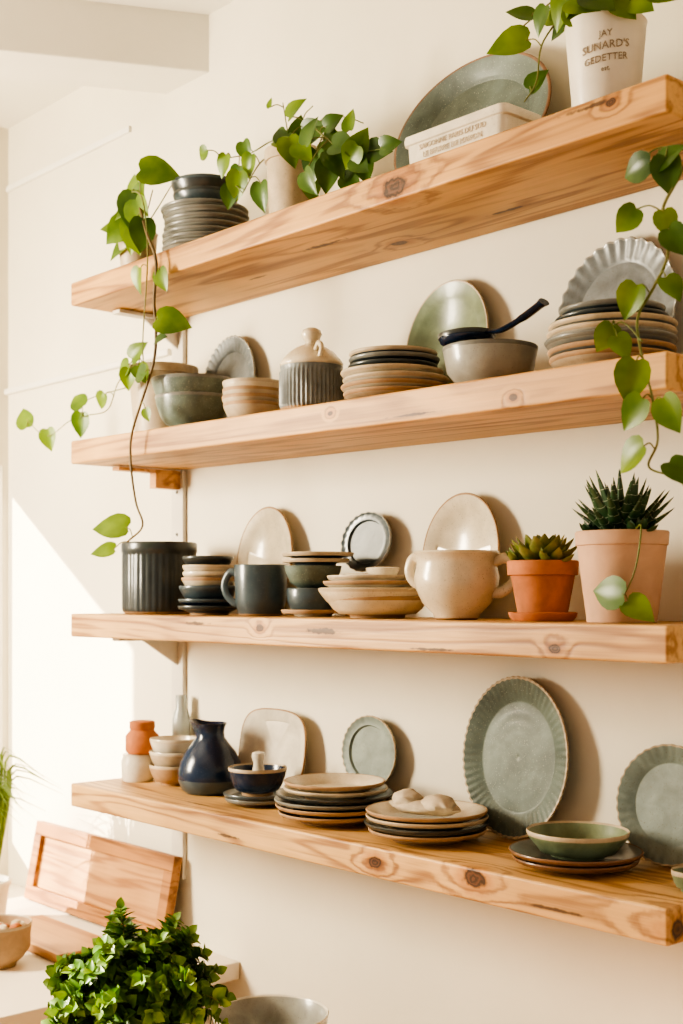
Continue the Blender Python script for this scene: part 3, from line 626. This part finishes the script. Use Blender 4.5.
TZ=.600
mb=MB(); box(mb,(0,0,-.015),(1.1,.84,.03),cw)
for sx_ in(-1,1):
    for sy_ in(-1,1): box(mb,(sx_*.49,sy_*.36,-.315),(.05,.05,.57),cw)
mb.done('side_table',(-1.66,-.57,TZ),smooth=False,bevel=.003)
O=Vector((-1.872,-.575,TZ+.001)); mb=MB(); lathe(mb,pot_prof(.100,.075,.190,WHITEP,rimh=0,soil=.01),WHITEP)
for k in range(125):   # sprigs, each a stem with opposite leaf pairs
    u=random.uniform(-.1,1); a=random.uniform(0,2*pi); s_=math.sqrt(max(0,1-u*u))
    ext=random.uniform(.80,1.10)*(1+.14*noise.noise(Vector((math.cos(a)*2,math.sin(a)*2,u*2))))
    e=Vector((math.cos(a)*s_*.145*ext,math.sin(a)*s_*.145*ext,.188+max(u,-.05)*.158*ext))
    p0=Vector((e.x*.25,e.y*.25,.178)); mid=p0.lerp(e,.55)+Vector((0,0,.03))
    pth=spline([p0,mid,e],8); tube(mb,pth,.0011,STEM,sides=5)
    n_=len(pth)
    for i in range(3,n_):
        t=(pth[min(i+1,n_-1)]-pth[i-1]).normalized(); side=t.cross(rv(1)).normalized()
        sz=random.uniform(.018,.028)*(1.05 if i<n_-2 else .8)
        mt=BUSHL if (i>n_-4 and random.random()<.45) else (BUSH if random.random()<.75 else LEAFD)
        for sg in (-1,1):
            leaf(mb,pth[i],(side*sg+t*.7+rv(.25)),(t+Vector((0,0,.6))+rv(.4)),sz,mt,1.1,False,.3,.25)
    leaf(mb,pth[-1],t+rv(.3),FACE+rv(.5),.020,BUSHL,1.1,False)
for k in range(420):
    d=rv(1).normalized(); d.z=abs(d.z)*1.0-.1; p=Vector((d.x*.108,d.y*.108,0))*random.uniform(.8,1.02)+Vector((0,0,.193+d.z*.12))
    leaf(mb,p,d+rv(.8),d+rv(.5),random.uniform(.022,.030),LEAFD if random.random()<.5 else BUSH,1.15,False,.3,.2)
mb.done('bushy_herb_plant',O)
mb=MB(); bowl(mb,.108,.130,LGREY,CREAMW,belly=.93,inner=LGREY); mb.done('stoneware_basin',(-1.880,-.272,TZ+.001))

# ================================================================== LIGHT
w=bpy.data.worlds.new('world'); SC.world=w; w.use_nodes=True
bg=w.node_tree.nodes['Background']; bg.inputs[0].default_value=(1,.905,.76,1); bg.inputs[1].default_value=.54
def light(kind,name,loc,energy,col,target=None,size=1,size_y=None):
    l=bpy.data.lights.new(name,kind); l.energy=energy; l.color=col
    if kind=='AREA':
        l.size=size
        if size_y: l.shape='RECTANGLE'; l.size_y=size_y
    if kind=='SUN': l.angle=math.radians(size)
    o=bpy.data.objects.new(name,l); COL.objects.link(o); o.location=loc
    d=(Vector(target)-Vector(loc)); o.rotation_euler=d.to_track_quat('-Z','Y').to_euler(); return o
light('SUN','sun_lamp',(-6,-3,4),19,(1,.87,.68),target=(-5,-2,3.34),size=.9)
light('AREA','added_soft_light',(-3.36,-1.75,1.85),138,(1,.88,.68),target=(-1.9,-.1,1.5),size=.7,size_y=.85)  # added soft lamp just inside the left wall, no opening behind it

# ================================================================== CAMERA
F=1300.;n=math.hypot(1157,F)
cd=bpy.data.cameras.new('camera');co=bpy.data.objects.new('camera',cd);COL.objects.link(co)
co.location=(0,-1.77,1.5);co.rotation_euler=(pi/2,0,math.atan2(F/n,1157/n));cd.lens=F*36/1024;cd.shift_y=84/1024
cd.dof.use_dof=True; cd.dof.focus_distance=2.2; cd.dof.aperture_fstop=4.5
SC.camera=co
